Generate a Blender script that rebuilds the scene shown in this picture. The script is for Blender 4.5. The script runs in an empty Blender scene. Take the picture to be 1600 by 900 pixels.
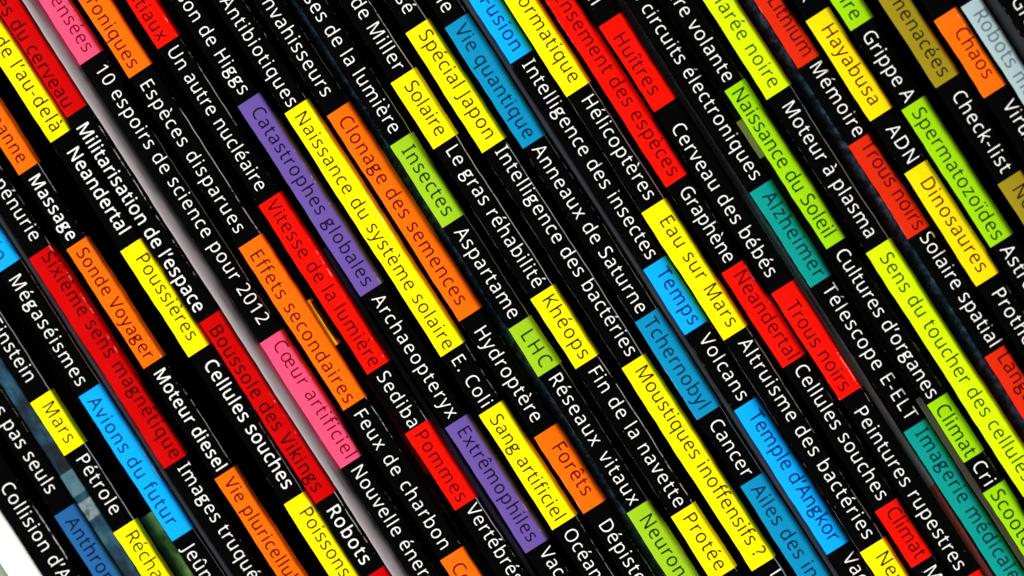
import bpy, math, random
from mathutils import Vector, Matrix
from mathutils.geometry import delaunay_2d_cdt

random.seed(7)
S = bpy.context.scene
COL = S.collection

# ------------------------------------------------------------------ camera, light, exposure
MM = 0.001
PX = 0.0001                     # one photo pixel is a tenth of a millimetre on the spines
TH = math.radians(57.2)         # the spines run down to the right at this angle
CU, CV = (math.cos(TH) * 800 + math.sin(TH) * 450), (math.sin(TH) * 800 - math.cos(TH) * 450)
TILT = math.radians(11.0)       # the camera leans over the right-hand side of the spines
DIST = 0.80
cx, cy = CU * PX, CV * PX
cam_data = bpy.data.cameras.new("camera")
cam = bpy.data.objects.new("camera", cam_data)
COL.objects.link(cam)
e_u = Vector((1, 0, 0)); e_v = Vector((0, math.cos(TILT), -math.sin(TILT))); e_n = Vector((0, math.sin(TILT), math.cos(TILT)))
c_, s_ = math.cos(TH), math.sin(TH)
X = c_ * e_u + s_ * e_v
Y = -s_ * e_u + c_ * e_v
P0 = Vector((cx, cy, 0)) + DIST * e_n
m = Matrix((X, Y, e_n)).transposed().to_4x4(); m.translation = P0
cam.matrix_world = m
cam_data.sensor_width = 36
cam_data.lens = 36 * DIST / (1600 * PX)
cam_data.clip_start = 0.02; cam_data.clip_end = 20
cam_data.dof.use_dof = True
cam_data.dof.focus_distance = DIST + 0.001
cam_data.dof.aperture_fstop = 17
S.camera = cam

w = bpy.data.worlds.new("World"); S.world = w; w.use_nodes = True
w.node_tree.nodes["Background"].inputs[0].default_value = (0.9, 0.95, 1.0, 1)
w.node_tree.nodes["Background"].inputs[1].default_value = 0.05

def area(name, loc, size, watts, col):
    d = bpy.data.lights.new(name, 'AREA'); d.shape = 'RECTANGLE'; d.size, d.size_y = size; d.energy = watts; d.color = col
    o = bpy.data.objects.new(name, d); COL.objects.link(o); o.location = loc
    v = Vector((cx, cy, 0)) - Vector(loc)
    o.rotation_euler = v.to_track_quat('-Z', 'Y').to_euler()
    return o
area("key_lamp", (cx - 1.05, cy - 0.62, 0.85), (0.5, 0.5), 34, (1.0, 0.98, 0.94))
area("fill_light", (cx + 1.0, cy - 0.50, 0.95), (0.5, 0.5), 20, (1.0, 0.98, 0.95))  # soft fill added to balance the key
area("small_lamp", (cx + 0.25, cy + 0.85, 0.42), (0.10, 0.10), 0.7, (1.0, 1.0, 1.0))

S.view_settings.view_transform = 'Standard'
S.view_settings.look = 'None'
S.view_settings.exposure = 0.0
S.view_settings.gamma = 1.0
S.cycles.max_bounces = 6
S.cycles.diffuse_bounces = 2
S.cycles.sample_clamp_indirect = 6

def W(u, v, z=0.0):
    """spine coordinates measured on the photograph (pixels along, pixels across) -> point at height z"""
    a = (u - CU) * PX; b = (v - CV) * PX
    d = a * e_u + b * e_v - DIST * e_n
    t = (z - P0.z) / d.z
    p = P0 + t * d
    return p.x, p.y

GLYPHS = {
'A':(487,[[21,0,53,0,69,8,129,161,142,173,167,176,322,176,344,172,357,156,414,10,433,-1,472,3,478,14,476,28,373,306,278,562,269,571,256,576,231,576,215,569,201,544,11,31,8,11],[181,241,167,249,166,267,233,454,239,462,247,462,265,422,318,272,320,250,314,244,300,241]]),
'B':(495,[[91,0,261,-1,322,5,356,14,386,29,409,47,428,69,444,100,452,133,454,178,448,211,438,236,422,258,402,275,366,294,360,303,365,311,406,342,428,381,436,425,427,486,413,514,392,535,361,552,322,564,242,573,111,574,89,572,78,564,74,539,74,31,78,8],[161,61,147,69,143,86,143,239,150,261,169,268,269,267,311,260,340,247,366,219,378,181,375,133,353,94,328,75,294,65,231,60],[161,330,147,339,143,356,143,483,150,503,169,509,261,509,297,503,328,491,353,467,364,428,358,386,339,355,314,340,278,331]]),
'C':(481,[[293,-8,367,-4,422,10,436,28,434,64,419,72,339,58,269,59,219,75,178,105,146,153,126,217,120,292,130,372,146,417,169,454,197,482,233,502,269,513,314,517,358,510,414,493,428,494,440,508,451,539,444,552,428,561,378,575,319,581,264,578,225,570,167,544,122,508,83,453,58,386,46,308,50,228,64,158,89,100,128,52,175,18,231,-2]]),
'D':(556,[[91,0,228,-1,286,4,328,13,367,27,406,49,438,78,462,108,485,150,501,200,509,261,509,325,500,383,483,433,459,475,429,508,403,529,370,547,300,568,247,573,106,574,89,572,78,564,74,539,74,31,78,8],[161,64,147,72,143,92,143,475,147,500,156,507,169,509,275,507,328,493,375,464,396,442,414,411,428,372,434,333,437,286,433,236,424,194,407,156,372,111,347,93,317,79,247,64]]),
'E':(424,[[91,0,353,-1,372,5,378,19,376,50,361,61,169,63,156,65,147,72,143,92,143,233,150,261,172,268,347,269,361,278,365,300,361,319,344,328,158,331,146,342,143,367,143,483,146,497,153,505,175,510,358,510,373,517,378,531,375,563,356,573,103,573,86,571,78,563,74,536,74,31,78,9]]),
'F':(395,[[91,0,128,1,136,6,142,16,143,214,150,236,172,243,339,244,353,247,361,258,361,292,347,305,167,307,153,311,146,319,143,344,146,497,153,505,164,509,239,510,367,513,377,525,379,547,375,564,364,572,100,573,83,569,76,558,74,28,78,8]]),
'G':(555,[[306,-8,369,-6,425,1,475,14,494,28,499,53,497,286,486,298,461,301,333,301,319,297,312,286,311,256,320,242,336,238,408,237,419,233,426,225,429,94,427,81,419,70,386,60,317,55,267,61,222,75,186,99,157,133,138,172,123,228,118,289,125,350,141,403,164,443,189,470,217,490,247,504,283,513,322,517,361,514,458,492,473,506,483,542,472,554,444,565,350,581,278,577,222,565,167,538,121,500,87,456,63,400,49,336,47,258,60,175,89,106,126,58,175,22,236,-1]]),
'H':(565,[[91,0,128,1,141,14,144,247,153,264,175,268,392,268,414,261,421,239,423,14,431,3,444,-1,472,0,486,8,490,36,490,536,487,561,475,572,450,573,431,569,423,558,421,356,418,342,411,334,389,329,181,329,156,332,144,347,140,561,133,569,117,573,91,572,78,564,74,539,74,31,78,9]]),
'I':(258,[[47,0,203,-1,217,3,224,14,225,28,219,38,172,58,165,69,163,86,163,494,173,514,211,528,222,538,223,561,208,572,53,573,39,569,31,558,31,544,36,535,86,514,94,503,96,486,95,78,86,58,44,44,35,36,31,14,36,5]]),
'J':(208,[[-13,-153,42,-147,89,-124,120,-86,136,-33,137,550,133,563,125,571,89,572,75,564,71,544,71,33,67,-19,56,-55,33,-77,3,-87,-44,-84,-56,-92,-60,-117,-54,-139,-42,-148]]),
'K':(472,[[91,0,125,0,140,11,145,214,158,237,183,258,194,263,206,259,214,250,386,9,397,2,414,-1,444,0,456,6,458,17,450,31,256,317,256,328,264,342,364,458,447,558,444,568,431,573,397,573,381,566,175,330,153,315,147,319,143,336,141,558,133,569,119,573,92,572,78,563,74,536,74,31,78,9]]),
'L':(399,[[91,0,353,-1,372,5,378,19,376,53,361,64,169,66,156,68,147,75,143,97,143,353,141,558,128,572,97,573,81,567,74,553,74,28,78,8]]),
'M':(691,[[91,0,125,2,133,8,137,19,138,403,139,439,144,451,153,442,164,419,304,28,319,3,333,-1,356,0,368,6,376,17,519,411,533,443,542,452,547,443,548,406,550,17,556,5,569,-1,600,0,614,9,618,28,618,133,618,542,611,567,594,573,536,573,522,569,512,558,362,147,353,129,344,124,336,129,328,146,179,558,169,569,158,573,91,572,77,561,74,536,74,28,78,8]]),
'N':(579,[[91,0,125,2,133,8,137,19,135,422,138,442,144,446,156,438,169,418,419,11,433,1,450,-1,486,0,500,8,504,33,504,542,501,561,489,572,453,571,445,564,441,553,443,156,440,136,433,129,425,133,411,152,159,561,147,570,128,573,92,572,78,564,74,539,74,31,78,9]]),
'O':(595,[[254,-6,303,-8,364,-1,408,14,450,38,481,67,510,111,531,161,543,214,549,272,544,353,531,414,509,464,478,508,439,543,392,567,339,579,286,582,231,575,189,561,147,538,111,503,86,467,65,419,51,361,46,294,50,222,64,158,85,108,116,64,153,32,200,7],[283,56,242,63,208,77,178,100,154,131,137,169,125,217,119,281,121,328,128,372,140,414,155,444,178,473,203,493,233,507,272,516,311,517,351,511,383,499,414,478,435,453,454,417,466,378,473,336,476,275,471,222,460,175,444,137,423,106,397,83,364,66,328,57]]),
'P':(461,[[91,0,128,1,141,14,143,194,150,217,167,223,261,226,317,241,367,270,402,314,414,344,421,375,419,442,400,494,367,533,322,557,264,570,100,573,84,569,77,561,74,536,74,28,78,8],[161,286,147,294,143,311,143,478,147,500,167,509,239,509,281,501,311,487,337,458,349,417,346,367,331,331,306,309,272,294,217,286]]),
'R':(474,[[91,0,128,1,141,14,144,217,153,233,178,237,231,237,250,231,263,214,378,11,389,2,403,-1,433,-1,447,4,451,14,445,31,324,242,328,259,364,283,388,306,406,333,417,364,423,400,413,472,401,500,381,525,339,553,281,569,233,573,108,574,91,572,80,567,74,539,74,31,78,9],[161,300,147,308,143,325,143,481,150,503,169,509,242,509,283,501,312,489,338,461,350,419,347,375,330,339,306,316,269,303,236,299]]),
'S':(418,[[171,-8,253,-1,286,9,317,25,342,44,359,67,374,97,381,128,382,172,377,200,365,228,345,256,289,295,160,356,136,376,122,403,117,436,124,467,139,489,164,506,222,517,269,511,333,494,344,495,353,503,363,536,361,547,353,555,297,573,228,582,158,574,103,548,81,529,64,507,52,481,47,456,46,414,52,381,64,352,83,326,131,290,269,224,294,202,309,172,312,139,303,107,281,81,253,65,222,58,183,55,125,62,58,80,42,75,38,36,42,24,50,15,103,-2]]),
'T':(424,[[194,0,233,2,242,9,245,22,249,497,256,506,269,509,397,511,411,519,415,536,412,561,397,572,231,574,28,573,14,567,7,547,10,522,22,512,156,509,167,505,174,494,177,28,181,8]]),
'U':(557,[[237,-6,322,-5,358,3,392,18,419,36,442,59,460,86,476,122,487,189,487,550,483,564,472,572,444,573,428,567,421,544,421,222,414,156,400,119,381,91,350,70,314,58,267,55,214,67,178,90,153,125,143,156,138,194,136,556,131,567,119,572,89,573,75,567,68,542,68,206,78,131,99,81,133,38,183,8]]),
'V':(457,[[209,0,250,1,261,7,269,19,449,550,446,567,431,573,397,572,381,557,237,133,228,125,217,140,75,558,64,570,47,573,19,572,8,561,12,536,186,25,194,8]]),
'X':(446,[[27,0,61,0,81,11,205,219,214,230,222,233,240,217,361,10,372,2,386,-1,417,-1,429,6,432,14,426,28,275,278,268,300,276,322,416,550,417,564,406,572,372,572,356,564,242,378,225,364,217,366,207,378,94,563,69,573,42,573,29,567,27,558,32,544,169,321,178,297,169,275,19,25,16,8]]),
'a':(427,[[153,-8,192,-7,231,2,297,44,306,39,317,11,325,3,347,0,361,8,365,33,364,328,354,367,339,392,314,415,281,429,233,437,183,435,128,422,92,404,87,394,87,383,95,364,104,356,117,355,189,377,239,377,261,369,278,356,290,339,297,314,297,278,286,262,178,252,119,238,75,212,45,172,37,142,35,108,40,75,52,47,69,25,92,8,119,-3],[161,52,131,65,112,89,106,122,116,158,133,180,158,194,197,203,247,208,283,208,297,194,297,147,283,105,264,80,233,61,194,51]]),
'b':(469,[[245,-8,294,-5,336,11,369,35,395,69,414,114,425,172,426,244,418,300,405,342,383,378,350,410,314,428,269,437,225,435,189,424,147,397,137,397,132,414,132,494,132,581,128,600,114,608,83,608,72,603,66,589,67,17,78,2,100,1,112,8,125,36,136,40,192,4],[228,53,203,58,181,69,164,85,151,106,136,164,134,250,145,311,168,350,186,364,208,373,261,376,286,371,306,360,325,342,338,322,354,261,356,183,342,119,317,78,300,65,278,56]]),
'c':(366,[[219,-8,278,-5,319,8,333,25,333,58,328,67,319,70,256,56,208,56,175,66,149,86,128,120,115,169,113,236,121,289,144,337,164,356,183,366,233,376,306,362,322,369,335,406,330,417,319,424,258,437,214,437,181,432,136,415,100,388,72,350,52,303,43,250,44,172,52,125,69,81,97,42,128,18,172,-1]]),
'd':(469,[[210,-8,239,-6,269,2,331,39,339,36,350,11,361,1,389,1,398,6,403,16,403,589,398,603,386,608,358,609,344,603,338,586,338,511,337,411,332,397,322,397,283,423,244,435,194,437,156,429,120,411,90,383,67,347,51,300,43,253,44,169,52,122,69,76,94,41,128,13,167,-3],[206,53,181,59,158,72,143,89,129,114,114,175,114,250,128,311,155,353,192,374,217,379,242,377,269,370,291,358,307,342,321,317,331,281,336,236,334,158,321,108,297,75,256,55]]),
'e':(430,[[231,-8,300,-4,358,14,372,32,370,67,356,74,300,59,256,54,214,56,183,65,153,86,132,114,117,156,116,189,123,197,139,201,358,201,380,206,389,219,390,264,386,300,376,333,353,377,317,411,269,432,219,437,170,431,128,411,89,375,64,331,47,275,42,208,48,144,66,92,94,50,131,20,178,0],[133,258,118,269,121,297,139,336,164,362,194,375,225,379,256,373,282,358,301,336,313,308,317,275,310,261,286,257]]),
'f':(262,[[99,0,139,2,147,8,151,19,154,364,169,375,239,378,250,386,253,397,251,417,242,426,172,430,158,436,151,461,158,508,170,533,192,549,217,554,261,549,274,553,284,567,289,589,285,600,275,606,217,615,169,608,134,592,111,569,95,539,87,508,78,439,66,428,26,411,16,400,16,389,22,381,69,373,81,358,82,25,86,8]]),
'g':(425,[[151,-156,225,-154,292,-133,342,-97,373,-50,383,-8,380,28,364,64,338,92,311,108,278,120,228,129,131,135,115,142,109,153,119,160,164,150,203,152,242,165,272,184,300,213,319,253,325,289,321,347,333,357,364,361,385,369,395,389,390,408,372,423,333,425,267,411,214,429,172,432,133,425,94,405,67,381,46,344,37,317,35,286,51,217,37,175,35,150,40,125,58,86,22,8,17,-25,20,-56,35,-94,64,-124,103,-145],[161,-89,119,-79,93,-58,85,-25,94,11,117,44,139,62,233,60,277,50,304,31,316,3,309,-28,289,-55,256,-76,208,-88],[169,219,142,229,119,247,105,272,103,300,113,328,133,350,158,362,189,364,217,356,241,336,254,311,256,283,247,256,228,234,200,221]]),
'h':(471,[[83,0,117,1,125,6,131,17,132,236,138,283,148,317,165,344,186,362,214,373,250,378,281,374,303,365,319,351,332,331,343,275,344,17,350,5,361,0,389,-1,403,5,410,31,410,289,404,336,390,375,365,406,333,425,286,436,233,436,189,422,147,397,137,397,132,419,130,594,122,605,111,609,86,609,72,603,67,592,65,575,65,31,69,9]]),
'i':(197,[[83,0,119,2,128,9,131,22,132,400,128,419,115,428,78,426,69,419,66,406,65,28,70,8],[88,503,103,501,117,506,129,517,136,531,139,547,135,567,125,581,111,589,94,591,79,586,67,575,61,561,59,542,63,525,73,511]]),
'j':(197,[[-5,-192,47,-190,86,-175,114,-144,130,-97,131,406,122,425,92,429,72,422,66,403,65,-42,62,-86,53,-110,33,-126,11,-132,-28,-129,-39,-136,-43,-158,-39,-178,-28,-187],[88,503,103,501,117,506,129,517,136,531,139,547,135,567,125,581,111,589,94,591,79,586,67,575,61,561,59,542,63,525,73,511]]),
'k':(407,[[83,0,114,0,129,11,134,150,147,172,175,190,194,176,315,8,342,-1,372,0,384,6,386,14,380,28,240,222,231,242,233,253,242,266,367,408,370,417,367,424,342,429,317,427,300,417,156,258,139,250,133,258,132,275,131,592,125,603,111,609,83,608,70,600,65,572,65,31,69,9]]),
'l':(197,[[83,0,119,2,128,9,132,25,132,581,128,600,115,608,78,607,69,600,66,583,65,28,70,8]]),
'm':(712,[[83,0,117,1,130,14,132,233,139,292,149,322,162,344,181,361,206,373,244,378,275,371,300,353,316,325,323,281,324,25,327,11,333,3,347,-1,372,0,383,5,388,14,390,233,395,283,413,333,428,353,444,365,478,376,514,377,544,367,567,344,578,319,584,281,585,139,585,28,589,9,603,0,636,1,647,9,651,28,651,283,648,325,640,358,629,383,611,406,592,419,544,436,481,435,433,418,392,384,381,380,333,419,286,435,239,437,208,432,181,421,136,390,128,395,111,425,81,427,69,419,65,400,65,36,68,11]]),
'n':(471,[[83,0,117,1,130,14,132,233,138,286,148,317,162,342,181,359,206,371,247,378,286,372,315,356,333,328,343,275,343,31,347,8,358,1,375,-1,394,1,405,8,410,28,410,111,407,319,394,367,369,403,344,420,317,431,283,437,242,437,194,425,136,389,128,395,111,425,81,427,69,419,65,400,65,36,68,11]]),
'o':(461,[[217,-8,261,-6,297,2,333,20,361,42,385,72,404,111,414,150,420,197,420,236,412,292,397,333,378,367,353,395,319,417,283,432,247,437,206,437,172,430,136,415,108,395,82,367,62,331,50,294,43,253,41,208,48,150,61,106,80,69,106,39,139,14,175,-1],[214,53,189,59,167,70,147,88,133,109,122,139,115,172,114,250,127,308,153,350,172,364,194,373,247,376,275,369,297,357,316,339,330,317,347,256,347,178,333,119,306,79,267,57]]),
'p':(469,[[83,-192,117,-191,125,-186,131,-176,133,14,138,31,147,31,186,7,217,-4,253,-9,292,-5,325,6,358,25,381,48,400,81,414,115,422,153,425,253,419,297,407,336,392,367,370,394,328,424,278,437,236,437,206,431,178,418,139,390,129,394,119,417,108,427,83,428,68,417,65,392,65,-161,69,-183],[231,53,206,58,183,69,167,83,152,106,136,161,133,247,144,308,167,348,183,362,206,372,258,377,283,371,304,361,319,347,334,325,353,267,356,194,343,128,318,83,300,67,281,57,258,52]]),
'q':(469,[[355,-192,392,-190,400,-183,404,-169,404,392,401,417,387,428,361,426,350,417,341,394,333,389,281,424,236,437,172,434,144,425,119,410,97,391,75,361,59,328,48,289,42,228,43,175,49,133,60,97,78,61,103,32,133,10,167,-3,211,-8,247,-5,281,7,319,32,331,31,337,-22,338,-169,342,-183],[208,52,183,58,162,69,145,86,132,108,115,169,113,247,127,308,153,351,169,365,189,374,214,378,239,377,264,372,286,361,303,347,315,328,333,267,336,183,326,122,303,80,286,67,264,58]]),
'r':(315,[[83,0,117,1,125,6,131,17,133,236,139,275,152,308,174,339,203,360,236,372,283,373,296,386,300,417,294,431,275,437,233,436,189,419,136,374,127,381,120,414,111,425,83,428,72,423,67,414,65,28,70,8]]),
's':(365,[[155,-8,225,-3,281,19,301,36,315,56,326,81,331,108,330,136,324,161,313,181,296,200,257,225,142,278,120,294,109,311,106,331,111,348,125,363,147,374,175,379,211,378,286,359,297,361,305,369,315,400,306,416,253,433,197,438,136,432,86,411,53,378,39,331,45,283,70,247,114,218,225,166,247,149,260,128,263,106,256,83,239,66,214,55,158,50,117,56,61,73,45,69,41,56,41,33,53,14,97,-2]]),
't':(275,[[182,-8,222,-6,247,1,257,14,259,36,256,48,247,54,200,52,175,58,156,72,144,92,138,131,139,358,144,369,156,375,242,379,251,389,253,408,250,419,239,427,156,430,144,436,138,450,135,517,122,527,106,525,93,511,69,443,22,411,15,394,22,381,58,373,70,358,71,106,81,56,98,28,119,9,147,-3]]),
'u':(471,[[194,-8,225,-8,267,0,294,13,333,38,342,34,353,9,364,1,392,1,405,14,406,408,400,422,389,428,361,428,347,423,341,403,340,228,335,156,320,106,293,72,256,56,206,52,169,63,145,86,134,111,129,142,128,411,123,422,111,428,81,428,67,423,60,397,60,147,69,81,85,44,111,18,147,0]]),
'v':(387,[[169,0,217,0,228,5,236,15,375,397,378,417,367,427,328,427,311,414,206,114,194,98,189,100,182,111,75,417,61,427,39,429,17,426,9,417,13,394,146,25,156,7]]),
'x':(403,[[38,0,75,0,93,8,184,144,194,155,203,157,219,144,311,7,339,-1,364,0,374,6,376,14,370,28,256,197,247,219,254,239,358,394,367,417,362,425,347,429,319,428,303,421,219,296,203,283,185,294,100,421,72,429,47,428,37,422,35,414,41,400,147,242,155,219,148,200,31,25,27,8]]),
'y':(389,[[39,-192,89,-191,129,-178,161,-153,192,-108,211,-64,380,411,374,425,356,429,325,426,312,414,211,121,205,108,197,102,184,119,77,414,67,425,53,429,23,428,11,420,13,397,161,0,158,-19,139,-67,125,-93,108,-112,78,-129,25,-131,11,-139,7,-158,10,-178,19,-187]]),
'z':(358,[[47,0,300,-1,317,2,325,8,328,37,323,47,314,52,139,55,125,58,121,67,130,89,316,367,323,397,317,422,294,429,78,429,58,427,47,419,45,392,58,378,217,376,231,372,236,364,226,342,36,56,30,36,30,17,36,6]]),
'É':(424,[[91,0,353,-1,372,5,378,19,376,50,361,61,169,63,156,65,147,72,143,92,143,233,150,261,172,268,347,269,361,278,365,300,361,319,344,328,158,331,146,342,143,367,143,483,146,497,153,505,175,510,358,510,373,517,378,531,375,563,356,573,103,573,86,571,78,563,74,536,74,31,78,9],[211,631,228,630,244,636,281,669,335,733,337,747,325,756,278,756,260,747,202,653,200,639]]),
'é':(430,[[231,-8,300,-4,358,14,372,32,370,67,356,74,300,59,256,54,214,56,183,65,153,86,132,114,117,156,116,189,123,197,139,201,358,201,380,206,389,219,390,264,386,300,376,333,353,377,317,411,269,432,219,437,170,431,128,411,89,375,64,331,47,275,42,208,48,144,66,92,94,50,131,20,178,0],[133,258,118,269,121,297,139,336,164,362,194,375,225,379,256,373,282,358,301,336,313,308,317,275,310,261,286,257],[196,486,217,487,233,495,290,553,322,596,321,608,311,614,264,614,244,604,186,508,184,494]]),
'è':(430,[[231,-8,300,-4,358,14,372,32,370,67,356,74,300,59,256,54,214,56,183,65,153,86,132,114,117,156,116,189,123,197,139,201,358,201,380,206,389,219,390,264,386,300,376,333,353,377,317,411,269,432,219,437,170,431,128,411,89,375,64,331,47,275,42,208,48,144,66,92,94,50,131,20,178,0],[133,258,118,269,121,297,139,336,164,362,194,375,225,379,256,373,282,358,301,336,313,308,317,275,310,261,286,257],[235,486,251,486,262,492,264,500,259,514,200,607,186,614,156,615,128,609,125,600,129,589,194,513,219,492]]),
'ê':(430,[[231,-8,300,-4,358,14,372,32,370,67,356,74,300,59,256,54,214,56,183,65,153,86,132,114,117,156,116,189,123,197,139,201,358,201,380,206,389,219,390,264,386,300,376,333,353,377,317,411,269,432,219,437,170,431,128,411,89,375,64,331,47,275,42,208,48,144,66,92,94,50,131,20,178,0],[133,258,118,269,121,297,139,336,164,362,194,375,225,379,256,373,282,358,301,336,313,308,317,275,310,261,286,257],[108,486,125,486,142,491,203,542,217,546,231,540,289,492,306,486,325,486,335,492,336,503,308,538,250,610,231,615,192,614,175,603,100,508,97,494]]),
'ë':(430,[[231,-8,300,-4,358,14,372,32,370,67,356,74,300,59,256,54,214,56,183,65,153,86,132,114,117,156,116,189,123,197,139,201,358,201,380,206,389,219,390,264,386,300,376,333,353,377,317,411,269,432,219,437,170,431,128,411,89,375,64,331,47,275,42,208,48,144,66,92,94,50,131,20,178,0],[133,258,118,269,121,297,139,336,164,362,194,375,225,379,256,373,282,358,301,336,313,308,317,275,310,261,286,257],[134,508,161,509,172,517,181,531,183,547,179,564,172,575,158,584,131,582,119,574,112,561,114,528,122,515],[276,508,292,506,306,510,323,531,325,547,322,564,314,575,301,583,286,585,272,582,255,561,253,544,256,528,264,516]]),
'ï':(197,[[83,0,119,2,128,9,131,22,132,400,128,419,115,428,78,426,69,419,66,406,65,28,70,8],[15,508,42,509,53,517,61,531,64,547,60,564,53,575,40,583,25,585,11,582,0,573,-7,561,-5,528,3,516],[157,508,172,506,186,510,204,531,203,564,196,575,183,583,156,583,138,564,135,544,138,528,145,517]]),
'î':(197,[[83,0,119,2,128,9,131,22,132,400,128,419,115,428,78,426,69,419,66,406,65,28,70,8],[-10,486,8,486,25,492,83,542,97,547,111,542,171,492,189,486,208,486,217,492,218,503,191,536,131,610,111,615,72,613,56,602,-19,508,-22,494]]),
'û':(471,[[194,-8,225,-8,267,0,294,13,333,38,342,34,353,9,364,1,392,1,405,14,406,408,400,422,389,428,361,428,347,423,341,403,340,228,335,156,320,106,293,72,256,56,206,52,169,63,145,86,134,111,129,142,128,411,123,422,111,428,81,428,67,423,60,397,60,147,69,81,85,44,111,18,147,0],[128,486,144,486,161,492,219,542,233,547,247,542,308,492,325,486,344,486,354,492,355,503,328,536,269,609,250,615,211,614,193,603,121,511,116,494]]),
'à':(427,[[153,-8,192,-7,231,2,297,44,306,39,317,11,325,3,347,0,361,8,365,33,364,328,354,367,339,392,314,415,281,429,233,437,183,435,128,422,92,404,87,394,87,383,95,364,104,356,117,355,189,377,239,377,261,369,278,356,290,339,297,314,297,278,286,262,178,252,119,238,75,212,45,172,37,142,35,108,40,75,52,47,69,25,92,8,119,-3],[161,52,131,65,112,89,106,122,116,158,133,180,158,194,197,203,247,208,283,208,297,194,297,147,283,105,264,80,233,61,194,51],[232,486,248,486,259,492,261,500,256,514,197,607,183,614,153,615,125,609,122,600,126,589,194,510,214,493]]),
'œ':(721,[[221,-8,264,-5,303,8,333,27,367,61,378,65,389,60,414,33,439,16,494,-5,536,-9,581,-6,622,3,652,17,660,28,662,47,660,64,652,72,583,57,542,54,500,57,463,72,442,92,427,117,417,147,412,181,417,194,433,201,650,201,672,206,681,219,682,253,677,297,668,331,648,369,619,402,583,424,539,436,494,436,453,425,422,407,386,371,375,366,364,370,311,417,283,429,253,436,214,437,175,431,144,420,114,401,92,381,72,353,50,294,40,217,50,136,75,75,114,30,161,3],[211,53,186,58,163,69,145,86,131,108,114,172,114,253,127,314,153,353,189,373,242,377,267,370,290,358,306,344,320,322,336,267,339,189,328,125,303,83,284,67,264,58,239,52],[431,258,417,270,420,300,435,336,459,361,486,374,517,378,547,373,572,359,591,336,603,308,607,278,600,262,578,257]]),
'’':(133,[[28,378,44,377,58,383,75,414,120,544,118,564,105,572,61,572,45,558,14,400,17,385]]),
'-':(245,[[47,186,203,188,213,200,215,222,211,236,198,244,42,243,31,231,30,208,34,194]]),
'.':(204,[[99,-11,119,-8,136,3,146,19,150,39,148,61,139,81,125,92,106,97,86,95,69,85,59,69,55,50,56,25,65,6,81,-7]]),
'0':(436,[[188,-6,228,-8,269,-1,303,13,332,36,354,64,371,100,385,144,395,206,399,264,395,358,386,417,370,469,347,514,319,545,286,567,247,579,206,581,167,575,133,561,105,539,83,511,65,475,51,428,41,372,39,236,47,169,64,106,89,58,116,28,150,6],[200,55,175,63,156,77,139,97,125,125,108,208,105,317,115,414,138,475,155,497,175,511,203,519,231,519,258,511,278,497,298,472,311,442,322,400,328,344,329,231,315,144,290,89,272,71,250,59,228,54]]),
'1':(436,[[222,0,258,2,267,9,270,22,270,553,266,564,256,572,217,570,136,508,83,464,77,444,92,422,108,415,186,472,197,474,203,467,204,28,209,8]]),
'2':(436,[[55,0,367,-1,383,2,393,11,394,50,389,59,378,64,161,66,144,69,139,75,142,86,155,103,268,219,314,273,343,317,364,361,373,417,373,453,367,481,356,507,339,531,297,563,267,574,231,580,164,577,97,553,64,531,52,517,52,506,61,489,72,478,83,474,136,503,169,515,208,520,247,513,271,500,289,481,300,456,304,425,295,367,262,306,195,228,44,64,38,44,39,17,44,6]]),
'3':(436,[[174,-8,228,-6,267,1,306,15,339,36,362,61,380,94,390,128,393,169,385,211,369,244,344,269,294,300,297,308,347,348,371,394,376,428,374,461,366,492,352,519,326,547,292,566,256,577,200,581,153,576,117,566,75,547,49,528,45,517,49,506,64,486,75,481,153,513,214,520,244,515,267,506,284,492,297,472,305,447,305,422,289,378,256,346,208,330,128,322,119,306,121,278,136,267,217,262,275,244,294,230,308,214,317,192,320,169,318,133,303,100,281,76,250,61,211,53,175,52,117,60,56,79,40,75,35,61,36,36,40,25,50,16,100,-1]]),
'?':(331,[[132,-11,153,-8,169,2,179,17,183,39,181,64,173,81,158,92,140,97,119,95,103,85,93,69,89,50,90,28,97,8,111,-5],[124,161,144,161,156,168,168,217,182,244,269,332,291,361,309,411,308,470,300,500,282,531,258,553,231,569,197,578,153,582,106,577,58,564,28,551,17,539,19,517,33,495,50,493,125,516,181,515,206,507,224,494,237,475,244,453,243,417,230,383,144,294,117,250,108,217,107,183,111,169]]),
' ':(198,[])}

# ------------------------------------------------------------------ materials
def newmat(name):
    mt = bpy.data.materials.new(name); mt.use_nodes = True
    nt = mt.node_tree; b = nt.nodes["Principled BSDF"]
    return mt, nt, b
def N(nt, t, **k):
    n = nt.nodes.new(t)
    for a, v in k.items():
        if a.startswith('i_'): n.inputs[a[2:].replace('_', ' ')].default_value = v
        else: setattr(n, a, v)
    return n
def mathn(nt, op, a, b=None, clamp=False):
    n = nt.nodes.new('ShaderNodeMath'); n.operation = op; n.use_clamp = clamp
    for i, x in enumerate((a, b)):
        if x is None: continue
        if isinstance(x, (int, float)): n.inputs[i].default_value = x
        else: nt.links.new(x, n.inputs[i])
    return n.outputs[0]
def mixc(nt, fac, a, b):
    n = nt.nodes.new('ShaderNodeMix'); n.data_type = 'RGBA'
    for i, x in ((0, fac), (6, a), (7, b)):
        if isinstance(x, (int, float)): n.inputs[i].default_value = x
        elif isinstance(x, tuple): n.inputs[i].default_value = x
        else: nt.links.new(x, n.inputs[i])
    return n.outputs[2]

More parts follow.
